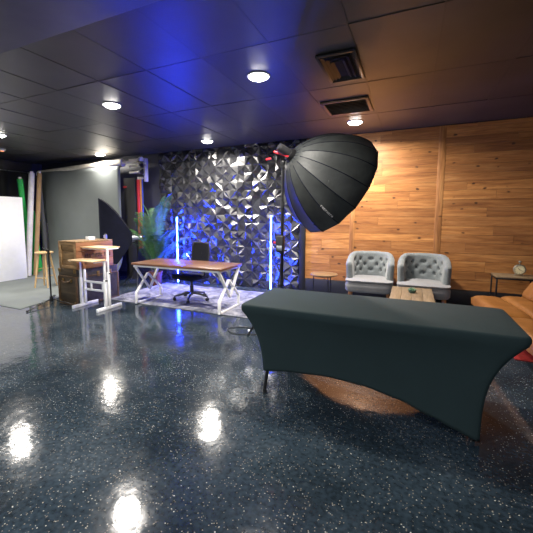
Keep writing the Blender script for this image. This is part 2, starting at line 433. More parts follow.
# faceted 3D wall panels
mb = MB(); cell = 0.332; nx, nz = 10, 9; X0 = -5.25
rnd = random.Random(3)
cache = {}
def pv(x, y, h_):
    y = min(y, H); k = (round(x, 4), round(y, 4))
    if k not in cache: cache[k] = mb.bm.verts.new((X0+x, WY+.045-h_, y))
    return cache[k]
def nodeh(i, j): return (.004, .030, .012)[(i*5+j*3) % 3] if (i*7+j*5) % 4 else .046
hc = cell/2
kinds = []
for k in range(6):
    kinds.append([(lambda a, b, c, d: (a, a*b, rnd.choice((.050, .058, .045, .008)), c*d, c, rnd.choice((.002, .006, .050, .012))))(rnd.uniform(.45, .78), rnd.uniform(.36, .68), rnd.uniform(.45, .78), rnd.uniform(.36, .68)) for _ in range(4)])
for i in range(nx):
    for j in range(nz):
        kd = rnd.choice(kinds); ch = rnd.choice((.006, .058, .05, .03))
        cxx, cyy = (i+.5)*cell, (j+.5)*cell
        if cyy-hc >= H-.02: continue
        for q, (sx, sy) in enumerate(((-1, -1), (1, -1), (1, 1), (-1, 1))):
            def L(u, w): return (cxx+sx*hc*(1-u), cyy+sy*hc*(1-w))
            ni, nj = i+(sx > 0), j+(sy > 0)
            Nn = pv(*L(0, 0), nodeh(ni, nj)); Cc = pv(*L(1, 1), ch)
            E1 = pv(*L(1, 0), (.008, .034)[(i+nj) % 2]); E2 = pv(*L(0, 1), (.034, .004)[(ni+j) % 2])
            a1, b1, h1, a2, b2, h2 = kd[q]
            P1 = pv(*L(a1, b1), h1); P2_ = pv(*L(a2, b2), h2)
            for tri in ((Nn, E1, P1), (E1, Cc, P1), (Nn, P1, Cc), (Nn, Cc, P2_), (Nn, P2_, E2), (P2_, Cc, E2)):
                if len(set(tri)) == 3:
                    try: mb.bm.faces.new(tri)
                    except ValueError: pass
o = mb.build('wall_faceted_panels', M['panel'], smooth=False)
o['kind'] = 'structure'
# make facets face the room
me = o.data
if sum(p.normal.y for p in me.polygons) > 0: me.flip_normals()

# ------------------------------------------------------------------ ceiling fittings
LP = [(-1.48, 3.38, 'round recessed downlight, largest and nearest, above the dark tile'),
      (-3.55, 3.42, 'round recessed downlight over the left floor, in front of the stool'),
      (-3.57, 5.74, 'round recessed downlight above the faceted black wall panels'),
      (-6.55, 5.90, 'small far round downlight beside the backdrop roll end'),
      (-0.84, 5.57, 'round recessed downlight close to the wood wall, beyond the vents'),
      (-6.62, 3.78, 'round recessed downlight cut by the left edge of the view')]
proto = None
POW = [72, 82, 125, 55, 118, 72]
for i, (x, y, lab) in enumerate(LP + []):
    zz = H if i < 6 else H-.04
    if proto is None:
        t = thing('ceiling_light', lab, 'ceiling light', (x, y, zz), 0, 'recessed ceiling lights')
        MB().lathe([(.098, -.001), (.101, -.009), (.116, -.009), (.120, 0.0), (.098, .002)], n=32).build('trim_ring', M['light_trim'], t)
        MB().lathe([(.0005, -.036), (.04, -.035), (.07, -.029), (.092, -.017), (.10, -.004), (.10, .0), (.0005, .0)], n=32).build('diffuser', M['lamp_disc'], t)
        proto = t
    else:
        t = copy_tree(proto); t.location = (x, y, zz); t['label'] = lab
    ld = bpy.data.lights.new('downlight', 'AREA'); ld.shape = 'DISK'; ld.size = .17
    ld.energy = POW[i] if i < 6 else 45; ld.color = (1.0, .93, .84); ld.spread = R(165)
    lo = bpy.data.objects.new('downlight_lamp', ld); C.objects.link(lo); lo.location = (x, y, zz-.04)

# out-of-view fill lamps, added without fixtures to brighten the room
for (x, y, e) in ((-1.3, .6, 30), (-4.2, .6, 32), (.6, .6, 14), (-1.3, -1.8, 85), (-4.6, -1.8, 85), (1.0, -1.8, 30), (-7.4, -1.2, 60), (-7.6, 1.0, 35)):
    ld = bpy.data.lights.new('rear_fill', 'AREA'); ld.shape = 'DISK'; ld.size = .25
    ld.energy = e; ld.color = (.97, .98, 1.0)
    lo = bpy.data.objects.new('rear_fill_lamp', ld); C.objects.link(lo); lo.location = (x, y, H-.06)
# vents
t = thing('ceiling_vent', 'square black supply air vent in the ceiling, nearer of two vents', 'vent', (-.67, 3.51, H), 0, 'ceiling vents')
MB().box((0, 0, .0), (.34, .66, .012), bev=.004).build('backing', M['vent_dark'], t)
mb = MB()
for q in (-1, 1):
    mb.bar((q*.16, -.33, -.012), (q*.16, .33, -.012), .03, .02); mb.bar((-.16, q*.32, -.012), (.16, q*.32, -.012), .03, .02)
mb.build('frame', M['black_metal'], t)
for k, q in enumerate((.13, .09, .05)):
    mb = MB(); zc = -.012 - .008*k
    for w_ in (-1, 1):
        mb.box((w_*q, 0, zc), (.03, 2*q+.30, .004), Matrix.Rotation(w_*R(35), 3, 'Y')); mb.box((0, w_*(q+.15), zc), (2*q, .03, .004), Matrix.Rotation(-w_*R(35), 3, 'X'))
    mb.build('louver', M['black_metal'], t)
t = thing('ceiling_vent', 'bronze return air grille in the ceiling, next to the wood wall light', 'vent', (-.82, 4.75, H), 0, 'ceiling vents')
MB().box((0, 0, .0), (.58, .58, .012), bev=.004).build('backing', M['vent_dark'], t)
mb = MB()
for s in (-1, 1):
    mb.bar((s*.27, -.29, -.01), (s*.27, .29, -.01), .04, .02); mb.bar((-.27, s*.27, -.01), (.27, s*.27, -.01), .04, .02)
mb.build('frame', M['bronze'], t)
for k in range(9):
    MB().box((0, -.23+.0575*k, -.012), (.51, .034, .004), Matrix.Rotation(R(32), 3, 'X')).build('slat', M['bronze'], t)
t = thing('smoke_detector', 'small orange-lit detector on the ceiling at the far left', 'detector', (-7.92, 4.57, H))
MB().lathe([(.0005, -.04), (.045, -.038), (.062, -.02), (.066, 0)], n=24).build('housing', M['light_trim'], t)
MB().lathe([(.0005, -.047), (.03, -.046), (.034, -.038), (.0005, -.037)], n=20).build('indicator', M['orange_glow'], t)

# ------------------------------------------------------------------ folding table + stretch cover
TX0, TX1, TY0, TY1, TZ = -1.235, .675, 2.45, 3.20, .745
cx, cy = (TX0+TX1)/2, (TY0+TY1)/2
t = thing('folding_table', 'folding table hidden under the black stretch cover, metal feet showing', 'table', (cx, cy, 0))
MB().box((0, 0, .715), (1.79, .69, .04), bev=.012).build('tabletop', M['white_paper'], t)
for sx in (-1, 1):
    for sy in (-1, 1):
        MB().tube([(sx*.68, sy*.26, .70), ((.725 if sx < 0 else .69)*sx, sy*.275, .40), ((.765 if sx < 0 else .70)*sx, sy*.292, .03)], .0145, 10).cone(((.765 if sx < 0 else .70)*sx, sy*.292, 0), ((.765 if sx < 0 else .70)*sx, sy*.293, .035), .018, .018, 12).build('leg', M['black_metal'], t)
    MB().bar((sx*.69, -.27, .42), (sx*.69, .27, .42), .02, .02).build('crossbar', M['black_metal'], t)
def rect_ring(u, hx, hy, rad):
    """point on a rounded rectangle, u in 0..1, starts at front-left corner going right"""
    per = [2*hx, 2*hy, 2*hx, 2*hy]; tot = sum(per); d = (u % 1.0)*tot
    for k in range(4):
        if d <= per[k] or k == 3: break
        d -= per[k]
    f = d/per[k]
    c = [(-hx, -hy), (hx, -hy), (hx, hy), (-hx, hy)]
    a, b = c[k], c[(k+1) % 4]
    x = a[0]+(b[0]-a[0])*f; y = a[1]+(b[1]-a[1])*f
    # round the corner
    ax, ay = hx-rad, hy-rad
    if abs(x) > ax and abs(y) > ay:
        dx, dy = abs(x)-ax, abs(y)-ay
        m_ = max(dx, dy); L = math.hypot(dx, dy)
        if L > 0:
            dx, dy = dx/L*m_, dy/L*m_
        x = math.copysign(ax+dx, x); y = math.copysign(ay+dy, y)
    return x, y, k, f
HX, HY = (TX1-TX0)/2, (TY1-TY0)/2
def hem(k, f):
    if k == 0:   # front: left corner hitched, right corner touches floor
        pts = [(0, .20), (.06, .212), (.16, .225), (.33, .235), (.51, .215), (.66, .172), (.80, .105), (.91, .052), (.97, .022), (1, .012)]
    elif k == 1: pts = [(0, .012), (.12, .10), (.3, .26), (.5, .33), (.7, .26), (.88, .10), (1, .02)]
    elif k == 2: pts = [(0, .02), (.1, .10), (.3, .24), (.5, .29), (.7, .25), (.9, .12), (1, .05)]
    else: pts = [(0, .05), (.12, .14), (.3, .27), (.5, .34), (.7, .29), (.88, .22), (1, .20)]
    for (a, va), (b, vb) in zip(pts, pts[1:]):
        if f <= b:
            q = (f-a)/(b-a); q = q*q*(3-2*q)*.5+q*.5
            return va+(vb-va)*q
    return pts[-1][1]
def cover_pt(u, v):
    x, y, k, f = rect_ring(u, HX, HY, .045)
    zb = hem(k, f)
    if v < .12:      # rolled top edge
        q = v/.12; ang = q*PI/2; rr = .018
        z = TZ-rr+rr*math.cos(ang); off = -(rr-rr*math.sin(ang))
        x -= math.copysign(min(abs(x), -off), x) if abs(x) > HX-.05 else 0
        y -= math.copysign(min(abs(y), -off), y) if abs(y) > HY-.05 else 0
        return Vector((x, y, z))
    q = (v-.12)/.88
    top = TZ-.018-.03*min(1, q*6)
    z = (TZ-.018)+(zb-(TZ-.018))*q
    s = min(1, (TZ-.05-z)/(TZ-.05)) if z < TZ-.05 else 0
    ins = 1-(1-max(0, s))**3.4
    ix = (.205 if x > 0 else .18)*ins; iy = .045*ins
    # stretched cloth is pulled inward between the corners
    mid = math.sin(PI*f)
    if k in (0, 2): iy += .05*mid*ins
    else: ix += .09*mid*ins
    return Vector((x*(1-ix/HX), y*(1-iy/HY), z))
mb = MB()
NU = 168
g = mb.grid(cover_pt, NU, 30, True)
mb.bm.faces.new([g[i][0] for i in range(NU)][::-1])
o = mb.build('tablecloth', M['cover'], None, solid=.004, angle=70, loc=(cx, cy, 0))
tag(o, 'fitted dark stretch tablecloth with arched hem over the long table', 'tablecloth')

# ------------------------------------------------------------------ desk with crossed white legs, rug, chair
tag(MB().box((-3.43, 5.18, .007), (2.82, 1.64, .012), bev=.004).build('area_rug', M['rug_grey']), 'pale grey distressed rug under the wooden desk', 'rug')
DX0, DX1, DY0, DY1 = -4.15, -2.46, 4.27, 4.98
t = thing('writing_desk', 'wood-topped desk with white crossed-diamond legs on the grey rug', 'desk', ((DX0+DX1)/2, (DY0+DY1)/2, .013))
w2, d2 = (DX1-DX0)/2, (DY1-DY0)/2
MB().box((0, 0, .672), (2*w2, 2*d2, .034), bev=.005).build('desktop', M['desk_wood'], t)
mb = MB()
for s in (-1, 1):
    mb.bar((-w2+.03, s*(d2-.035), .64), (w2-.03, s*(d2-.035), .64), .03, .03); mb.bar((s*(w2-.045), -d2+.03, .64), (s*(w2-.045), d2-.03, .64), .03, .03)
mb.build('frame', M['white_metal'], t)
def xleg(s):
    x = s*(w2-.05); b = .026
    yb, yt = d2-.045, d2-.035
    for (p, q) in (((x, -yt, .63), (x, .12, .20)), ((x, yt, .63), (x, -.0, .20)),):
        pass
    m_ = MB()
    # upper V from the two top corners down to a low point, lower ^ from the two feet up to a high point
    m_.bar((x, -yt, .635), (x, .02, .195), b, .045, up=(1, 0, 0)); m_.bar((x, yt, .635), (x, .02, .195), b, .045, up=(1, 0, 0))
    m_.bar((x, -yb, .18), (x, -.02, .475), b, .045, up=(1, 0, 0)); m_.bar((x, yb, .18), (x, -.02, .475), b, .045, up=(1, 0, 0))
    m_.bar((x, -yb, .185), (x, -yb, .012), b, .045, up=(1, 0, 0)); m_.bar((x, yb, .185), (x, yb, .012), b, .045, up=(1, 0, 0))
    m_.bar((x, -yb-.02, .016), (x, yb+.02, .016), b, .03, up=(1, 0, 0))
    return m_
for s in (-1, 1): xleg(s).build('leg', M['white_metal'], t)

# office chair behind the desk
t = thing('office_chair', 'black mesh office chair on casters behind the desk', 'chair', (-3.43, 4.95, .013), R(-13))
for k in range(5):
    a = 2*PI*k/5 + .3
    e = Vector((math.cos(a)*.30, math.sin(a)*.30, .075))
    l = MB().tube([(math.cos(a)*.03, math.sin(a)*.03, .12), (math.cos(a)*.16, math.sin(a)*.16, .105), e], .02, 8, [.024, .02, .015]).build('base_arm', M['black_plastic'], t)
    q = MB(); d = Vector((-math.sin(a), math.cos(a), 0))
    for s in (-1, 1): q.cone(Vector((e.x, e.y, .028))+d*(.008*s), Vector((e.x, e.y, .028))+d*(.024*s), .027, .027, 14)
    q.cone((e.x, e.y, .028), (e.x, e.y, .08), .008)
    q.build('caster', M['rubber'], l)
MB().cone((0, 0, .09), (0, 0, .25), .032).cone((0, 0, .24), (0, 0, .37), .018).box((0, 0, .365), (.20, .24, .03), bev=.008).build('gas_lift', M['black_plastic'], t)
MB().box((0, -.02, .415), (.48, .47, .085), bev=.038, seg=4).build('seat', M['mesh_fabric'], t)
def backf(u, v):
    x = (u-.5)*.44*(1-.18*(abs(v-.45)*1.6)**2); z = .56+.42*v
    return Vector((x, .22+.055*(1-((u-.5)*2)**2)*.8+.05*v-.03, z))
mb = MB(); mb.grid(backf, 15, 13); mb.build('backrest', M['mesh_fabric'], t, solid=.012)
pts = [backf(u, v) for (u, v) in [(i/10, 0) for i in range(11)]+[(1, i/10) for i in range(1, 11)]+[(1-i/10, 1) for i in range(1, 11)]+[(0, 1-i/10) for i in range(1, 11)]]
MB().tube(pts, .013, 8).tube([(0, .12, .41), (0, .27, .44), (0, .285, .62), (0, .275, .80)], .022, 8).build('back_frame', M['black_plastic'], t)
for s in (-1, 1):
    ar = MB().tube([(s*.20, .03, .41), (s*.29, .03, .45), (s*.295, .03, .66)], .017, 8).build('arm_post', M['black_plastic'], t)
    MB().box((s*.295, 0, .672), (.075, .25, .026), bev=.012, seg=3).build('arm_pad', M['rubber'], ar)

# ------------------------------------------------------------------ blue LED light bars
def led(x, y, ht, lab, m='led'):
    t = thing('led_light_bar', lab, 'light bar', (x, y, .013 if y < 6.0 else 0), 0, 'blue light bars')
    MB().lathe([(.0005, 0), (.075, 0), (.075, .012), (.02, .022), (.0005, .022)], n=24).build('base', M['black_metal'], t)
    MB().cone((0, 0, .018), (0, 0, .045), .016).build('socket', M['black_metal'], t)
    MB().cone((0, 0, .045), (0, 0, ht), .0105, .0105, 12).build('tube', M[m], t)
    MB().cone((0, 0, ht), (0, 0, ht+.02), .013).build('end_cap', M['black_metal'], t)
led(-4.56, 6.07, 1.44, 'upright glowing blue light bar behind the desk, nearer the palm')
led(-2.43, 6.16, 1.48, 'upright glowing blue light bar beside the light stand, right of desk', 'led_dim')

# ------------------------------------------------------------------ palm
t = thing('potted_palm', 'feathery green palm in a pot behind the left end of the desk', 'plant', (-4.95, 5.80, 0))
MB().lathe([(.0005, 0), (.10, 0), (.11, .02), (.14, .25), (.15, .255), (.15, .285), (.135, .285), (.13, .25), (.0005, .25)], n=28).build('pot', M['terracotta'], t)
MB().lathe([(.0005, .27), (.10, .27), (.13, .26)], n=20).build('soil', M['soil'], t)
rnd = random.Random(11)
for k in range(21):
    a = 2*PI*k/21*2.0 + rnd.uniform(-.25, .25)
    L = rnd.uniform(.75, 1.15); hgt = rnd.uniform(.65, 1.35) if k % 3 else rnd.uniform(1.45, 1.88)
    spread = (.95 if hgt < 1.1 else .50)*rnd.uniform(.8, 1.1)
    d = Vector((math.cos(a), math.sin(a)*.35, 0))
    p0 = Vector((rnd.uniform(-.06, .06), rnd.uniform(-.06, .06), .28))
    path = []
    for i in range(15):
        s = i/14
        path.append(p0 + d*(spread*(s**1.5)) + Vector((0, 0, hgt*(1.30*s-.42*s**2.6) + 0)))
    st = MB().tube(path, .006, 6, [.009*(1-.75*i/14) for i in range(15)]).build('stem', M['stem'], t)
    mb = MB()
    for i in range(11, 74):
        s = i/74
        j = s*14; q = int(j); fr = j-q
        p = path[q].lerp(path[min(q+1, 14)], fr)
        tg = (path[min(q+1, 14)]-path[q]).normalized()
        side = tg.cross(Vector((0, 0, 1)));
        if side.length < .05: side = Vector((-d.y, d.x, 0))
        side.normalize(); nrm = side.cross(tg)
        ll = .27*math.sin(PI*min(1, (s-.12)*1.08+.10))**.7 * rnd.uniform(.85, 1.1)
        for sg in (-1, 1):
            dr = (side*sg*.8 + tg*.62 + nrm*.12).normalized()
            wv = tg*.0075
            m1 = p+dr*ll*.45+Vector((0, 0, .004)); e = p+dr*ll+Vector((0, 0, -.35*ll*rnd.uniform(.5, 1)))
            v_ = [mb.bm.verts.new(c) for c in (p, m1-wv, e, m1+wv)]
            mb.bm.faces.new(v_)
    mb.build('frond', M['leaf'], st, smooth=False, fixn=False)

# ------------------------------------------------------------------ big softbox on a light stand
SX, SY = -1.46, 4.08
t = thing('light_stand', 'tall black tripod light stand holding the big umbrella-shaped softbox', 'light stand', (SX, SY, 0))
MB().cone((0, 0, .16), (0, 0, 1.05), .021).cone((0, 0, 1.0), (0, 0, 1.62), .019).cone((0, 0, 1.58), (0, 0, 2.06), .016).build('pole', M['black_metal'], t)
for zz in (1.03, 1.60): MB().cone((0, 0, zz-.035), (0, 0, zz+.035), .026).cone((0, 0, zz), (.05, 0, zz), .008).sphere((.055, 0, zz), .014).build('collar', M['black_plastic'], t)
MB().cone((0, 0, .60), (0, 0, .66), .028).build('collar', M['black_plastic'], t)
for k in range(3):
    a = R(-131)+2*PI*k/3; e = Vector((math.cos(a)*.46, math.sin(a)*.46, .015))
    l = MB().bar((0, 0, .63), e, .012, .022).bar((0, 0, .20), e*.5+Vector((0, 0, .315)), .010, .016).build('leg', M['black_metal'], t)
    MB().sphere(e, .017).build('rubber_foot', M['rubber'], l)
t = thing('battery_pack', 'black power pack with red knob clamped halfway up the light stand', 'power pack', (SX, SY, 1.02))
MB().box((0, -.065, .10), (.10, .075, .20), bev=.012, seg=3).build('housing', M['black_plastic'], t)
MB().box((0, -.10, .05), (.075, .02, .06), bev=.006).build('control_panel', M['chrome'], t)
MB().cone((-.05, -.06, .11), (-.085, -.06, .11), .016).build('knob', M['red'], t)
MB().box((0, -.012, .12), (.045, .05, .04), bev=.006).build('clamp', M['black_metal'], t)

# softbox geometry along its own axis
import_yaw, pitch_ = R(25), R(5.96)
def sboxf(axis, up, apex):
    z = axis.normalized(); x = up.cross(z).normalized(); y = z.cross(x)
    m = Matrix((x, y, z)).transposed().to_4x4(); m.translation = apex
    return m
axis = Vector((.655, .705, -.52)); axis = Vector((.905, .42, 0))*.80 + Vector((-.42, .905, 0))*.33 + Vector((0, 0, -.46))
MS = sboxf(axis, Vector((0, 0, 1)), Vector((0, 0, 0)))
t = thing('parabolic_softbox', 'large black umbrella-shaped softbox tilted toward the seating', 'softbox', (SX+.09, SY+.06, 2.20))
NR = 16; RR = .675; DEP = .76
def rad(s): return .055+(RR-.055)*(math.sin(min(1, s)*PI/2*.96)**.62)/(math.sin(PI/2*.96)**.62)
def canopy(u, v, inner=0):
    s = v
    k = u*NR; fr = k-math.floor(k)
    a = 2*PI*(u) + .12
    # between ribs the cloth is flat (chord) and slightly pulled in
    a0 = 2*PI*math.floor(k)/NR+.12; a1 = a0+2*PI/NR
    r = rad(s) - inner
    p = Vector((math.cos(a0), math.sin(a0), 0))*r*(1-fr)+Vector((math.cos(a1), math.sin(a1), 0))*r*fr
    p *= 1-.03*math.sin(PI*fr)*math.sin(PI*min(1, s*1.05))
    p.z = DEP*s
    if inner == 0: p *= 1+.004*noise.noise(p*14)
    return MS @ p
mb = MB(); mb.grid(lambda u, v: canopy(u, v), NR*6, 26, True)
can = mb.build('canopy', M['softbox'], t, solid=.004, angle=14)
for k in range(NR):
    pts = [canopy((k)/NR+1e-6, v/18)*1.0 for v in range(19)]
    MB().tube(pts, .0055, 6).build('rib', M['softbox_dark'], can)
mb = MB(); rim = [canopy(i/(NR*6), .93, .004) for i in range(NR*6)]
mb.bm.faces.new([mb.bm.verts.new(p) for p in rim]); mb.build('front_diffuser', M['diffuser'], t, smooth=False)
MB().lathe([(.03, -.05), (.075, -.045), (.085, 0), (.08, .02), (.03, .02)], n=28, mat=MS).build('speed_ring', M['black_metal'], t)
# pale worn lettering on one panel: short strokes, too worn to read
def patch(name, u0, u1, s0, strokes, m):
    mb = MB()
    for (a, b, c, d) in strokes:
        q = []
        for (uu, ss) in ((a, c), (b, c), (b, d), (a, d)):
            p = canopy(u0+uu*(u1-u0), s0+ss); ctr = MS @ Vector((0, 0, DEP*.5))
            q.append(mb.bm.verts.new(p+(p-ctr).normalized()*.006))
        mb.bm.faces.new(q)
    return mb.build(name, m, can, smooth=False)
st = []
for k in range(8):
    c = .60+.031*k; w_ = .022
    st += [(.0, 1.0, c, c+w_*.34), (.0, .26, c, c+w_)] if k % 3 == 0 else ([(.0, 1.0, c, c+w_*.3), (.0, 1.0, c+w_*.7, c+w_), (.38, .62, c, c+w_)] if k % 3 == 1 else [(.0, .25, c, c+w_), (.75, 1.0, c, c+w_), (.0, 1.0, c, c+w_*.34)])
patch('printed_lettering', .6185, .6245, 0.0, st, M['grey_print'])

# strobe between stand and softbox
t2 = thing('studio_strobe', 'black strobe head with red handle at the softbox neck', 'studio light', (SX, SY, 2.06))
za = axis.normalized(); c0 = Vector((.09, .06, .14))-za*.05
MB().cone(c0-za*.13, c0-za*.0, .05, .055, 20).cone(c0-za*.15, c0-za*.13, .042, .048, 20).build('body', M['black_plastic'], t2)
MB().box((0, 0, .02), (.045, .05, .10), bev=.008).cone((0, -.04, .045), (0, .05, .045), .018).build('tilt_bracket', M['black_metal'], t2)
hd = MB().bar((-.105, -.04, .185), (.085, .0, .115), .020, .024, bev=.006).build('handle', M['red'], t2)
MB().bar((-.05, -.045, .19), (.03, -.03, .16), .014, .010, bev=.003).build('grip_plate', M['chrome'], hd)
MB().cone((-.13, -.06, .10), (-.19, -.07, .09), .013).build('knob', M['red'], t2)

# small black rod hanging from the softbox rim
t3 = thing('umbrella_rod', 'thin black rod hanging below the softbox edge', 'rod', (-1.09, 4.215, 1.36))
MB().cone((0, 0, 0), (.015, .01, .17), .008).cone((0, 0, -.012), (0, 0, .03), .012).build('rod', M['black_metal'], t3)

# ------------------------------------------------------------------ cables on the floor
def cable(name, pts, r, m, lab, cat='cable'):
    c = []
    P = [Vector(p) for p in pts]
    for i in range(len(P)-1):
        a, b = P[max(i-1, 0)], P[i]; d, e = P[i+1], P[min(i+2, len(P)-1)]
        for s in range(8):
            q = s/8
            c.append(.5*((2*b)+(-a+d)*q+(2*a-5*b+4*d-e)*q*q+(-a+3*b-3*d+e)*q**3))
    c.append(P[-1])
    return tag(MB().tube(c, r, 8).build(name, m), lab, cat)
cable('power_cable', [(-1.44, 4.02, 1.05), (-1.47, 3.98, .6), (-1.55, 3.90, .1), (-1.68, 3.78, .008), (-1.95, 3.70, .008), (-2.10, 3.85, .008), (-1.90, 3.98, .008), (-1.60, 3.90, .008), (-1.30, 3.75, .008), (-1.0, 3.6, .008)], .006, M['rubber'], 'black cable looping on the floor beside the light stand')
cable('power_cable', [(-5.22, 5.62, .90), (-5.3, 5.56, .3), (-5.45, 5.4, .02), (-5.75, 5.3, .008), (-6.1, 5.6, .008), (-6.5, 5.75, .008)], .006, M['rubber'], 'thin cable trailing behind the trunks from the black strip softbox')
t = thing('power_plug', 'small white plug lying on the floor beside the light stand leg', 'plug', (-1.80, 3.84, 0), R(35))
MB().box((0, 0, .014), (.03, .075, .026), bev=.007, seg=3).build('body', M['white_metal'], t)
for s in (-1, 1): MB().box((s*.008, .047, .014), (.003, .022, .007)).build('prong', M['chrome'], t)

# ------------------------------------------------------------------ backdrop area
t = thing('backdrop_roll', 'grey seamless paper backdrop hanging from a cream roll under the ceiling', 'backdrop', (0, 0, 0))
MB().cone((-8.98, 6.06, 2.60), (-6.02, 6.06, 2.68), .062, .088, 24).build('roll', M['tube_card'], t)
MB().cone((-9.05, 6.06, 2.598), (-5.60, 6.06, 2.691), .03, .03, 16).build('core', M['tube_card'], t)
def paper(u, v):
    x = -8.93+(-6.05+8.93)*u
    L0, Rr = 1.9, .65
    s = v*(2.60-Rr+Rr*PI/2+2.05)
    top = 2.60
    if s < top-Rr: y, z = 5.99, top-s
    elif s < top-Rr+Rr*PI/2:
        a = (s-(top-Rr))/Rr; y, z = 5.99-Rr*(1-math.cos(a)), Rr-Rr*math.sin(a)
    else: y, z = 5.99-Rr-(s-(top-Rr+Rr*PI/2)), 0
    xx = x + (.50*max(0, (5.37-y)/2.0) if u > .5 else 0)*(u-.5)*2
    return Vector((xx, y+.012*math.sin(u*9+z*1.5)*(1 if z > .7 else 0), z+.004))
mb = MB(); mb.grid(paper, 30, 60); mb.build('paper', M['grey_paper'], t, solid=.002)

# roller bracket at the right end of the roll with other rolls behind
t = thing('backdrop_bracket', 'wall bracket stacking backdrop rollers at the right end of the roll', 'bracket', (-5.55, 6.2, 2.3))
MB().box((.04, .03, .21), (.05, .10, .52), bev=.008).build('plate', M['white_roll'], t)
for k, zz in enumerate((.40, .26, .12)):
    h = MB().bar((.03, .03, zz), (.03, -.20, zz+.02), .03, .05).build('hook', M['chrome'], t)
    MB().cone((.01, -.12, zz+.03), (.07, -.12, zz+.03), .05, .05, 20).build('drive_wheel', M['black_plastic'] if k else M['white_metal'], h)
    MB().cone((-.30, -.12, zz+.03), (.0, -.12, zz+.03), .022, .022, 14).build('roller_tube', M['tube_card'], h)
t = thing('hanging_backdrop', 'narrow black backdrop with a small red mark, hanging right of grey paper', 'backdrop', (-5.92, 6.13, 0))
MB().box((0, 0, 1.17), (.34, .012, 2.34), bev=.003).build('sheet', M['black_paper'], t)
MB().lathe([(.0005, 0), (.045, 0), (.045, .004), (.0005, .004)], c=(-.13, -.007, 2.14), n=20, mat=Matrix.Rotation(R(90), 3, 'X') @ Matrix.Diagonal((1.3, .55, 1))).build('emblem', M['red_paper'], t)
for nm, x, w, z0, m, lab in (('paper_roll', -5.71, .085, .45, 'red_paper', 'red paper roll hanging upright beside the black backdrop'),
                       ('paper_roll', -5.642, .042, .45, 'orange_paper', 'thin orange paper roll next to the red roll'),
                       ('paper_roll', -5.60, .03, .45, 'blue_paper', 'thin blue paper roll, rightmost beside the red and orange')):
    t = thing(nm, lab, 'paper roll', (x, 6.20, 0), 0, 'upright paper rolls')
    MB().cone((0, 0, .72), (0, 0, 2.30), w/2, w/2, 20).build('paper', M[m], t)
    MB().cone((0, 0, 2.295), (0, 0, 2.36), w/2*.6, w/2*.6, 16).cone((0, 0, 2.34), (0, .205, 2.34), .007, .007, 10).build('hanger', M['tube_card'], t)

# leaning rolls at the far left
def lean_roll(x, y0, y1, z1, r, m, lab, core=True, r1=None):
    a = Vector((x, y0, r*.35)); b = Vector((x, y1, z1))
    t = thing('backdrop_roll', lab, 'backdrop roll', a, 0, 'rolls leaning in the corner')
    MB().cone((0, 0, 0), b-a, r, r1 or r, 20).build('roll', M[m], t)
    if core: MB().cone((b-a)*.995, (b-a)*1.02, r*.6, r*.6, 16).build('core', M['tube_card'], t)
lean_roll(-8.60, 5.47, 5.32, 2.36, .06, 'green_screen', 'green screen roll leaning behind the white board, leftmost')
lean_roll(-8.44, 5.27, 5.51, 2.50, .062, 'white_roll', 'white vinyl roll leaning beside the white board')
lean_roll(-8.38, 5.41, 5.67, 2.52, .05, 'tan_roll', 'tan paper roll leaning next to the white roll')
lean_roll(-8.62, 5.66, 5.54, 1.6, .09, 'green_screen', 'short bright green roll behind the bar stool')
lean_roll(-8.55, 5.85, 5.74, 2.48, .06, 'dark_roll', 'dark grey roll leaning against the paper backdrop')

# V-flat
t = thing('v_flat', 'large white foam board panel standing at the left edge', 'reflector board', (-8.29, 5.14, 0))
MB().box((0, -.61, .955), (.035, 1.22, 1.90), bev=.003).build('panel', M['white_paper'], t)
MB().box((-.50, -.02, .955), (1.0, .035, 1.90), Matrix.Rotation(R(-8), 3, 'Z'), bev=.003).build('panel', M['white_paper'], t)
MB().box((-.005, .0, .955), (.012, .012, 1.9)).build('hinge_tape', M['white_roll'], t)

# dark curtain on the left wall
def curt(u, v): return Vector((.05*math.sin(u*52), (u-.5)*4.4, .02+2.55*v))
mb = MB(); mb.grid(curt, 130, 4)
tag(mb.build('curtain', M['black_cloth'], None, solid=.004, loc=(-9.2, 4.0, 0)), 'black pleated curtain behind the white board', 'curtain')
t = thing('curtain_rail', 'thin blue-grey rail carrying the black curtain', 'curtain rail', (-9.16, 4.0, 2.6))
MB().cone((0, -2.2, 0), (0, 2.05, 0), .016).build('rod', M['chrome'], t)
for k in range(9): MB().lathe([(.02, -.006), (.026, 0), (.02, .006)], c=(0, -2+k*.48, 0), n=14, mat=Matrix.Rotation(R(90), 3, 'X')).build('ring', M['black_metal'], t)

# ------------------------------------------------------------------ strip softbox side on
t = thing('strip_softbox', 'tall dark strip softbox seen side-on behind the crate', 'softbox', (-5.38, 5.46, 0), R(40))
prof = [(.78, 1.02), (.70, .98), (.52, .86), (.33, .60), (.17, .28), (.08, .14)]
mb = MB()
rows = []
for k, (hz, _) in enumerate([(.80, 0), (.78, .10), (.70, .22), (.55, .38), (.36, .52), (.18, .64), (.07, .70)]):
    xo = [-.50, -.47, -.36, -.22, -.08, .04, .10][k]; wy = [.24, .24, .22, .19, .15, .11, .07][k]
    zc = 1.02
    rows.append([mb.bm.verts.new(p) for p in ((xo, -wy, zc-hz), (xo, wy, zc-hz), (xo, wy, zc+hz), (xo, -wy, zc+hz))])
for a, b in zip(rows, rows[1:]):
    for k in range(4): mb.bm.faces.new((a[k], a[(k+1) % 4], b[(k+1) % 4], b[k]))
mb.bm.faces.new(rows[-1])
mb.build('canopy', M['softbox_dark'], t, solid=.004, angle=20)
MB().box((-.485, 0, 1.02), (.006, .45, 1.54)).build('front_diffuser', M['diffuser'], t)
MB().cone((.10, 0, 1.02), (.15, 0, 1.02), .085, .085, 24).build('speed_ring', M['chrome'], t)
t = thing('studio_strobe', 'silver strobe head on a low stand behind the strip softbox', 'studio light', (-5.265, 5.556, 1.02), R(40))
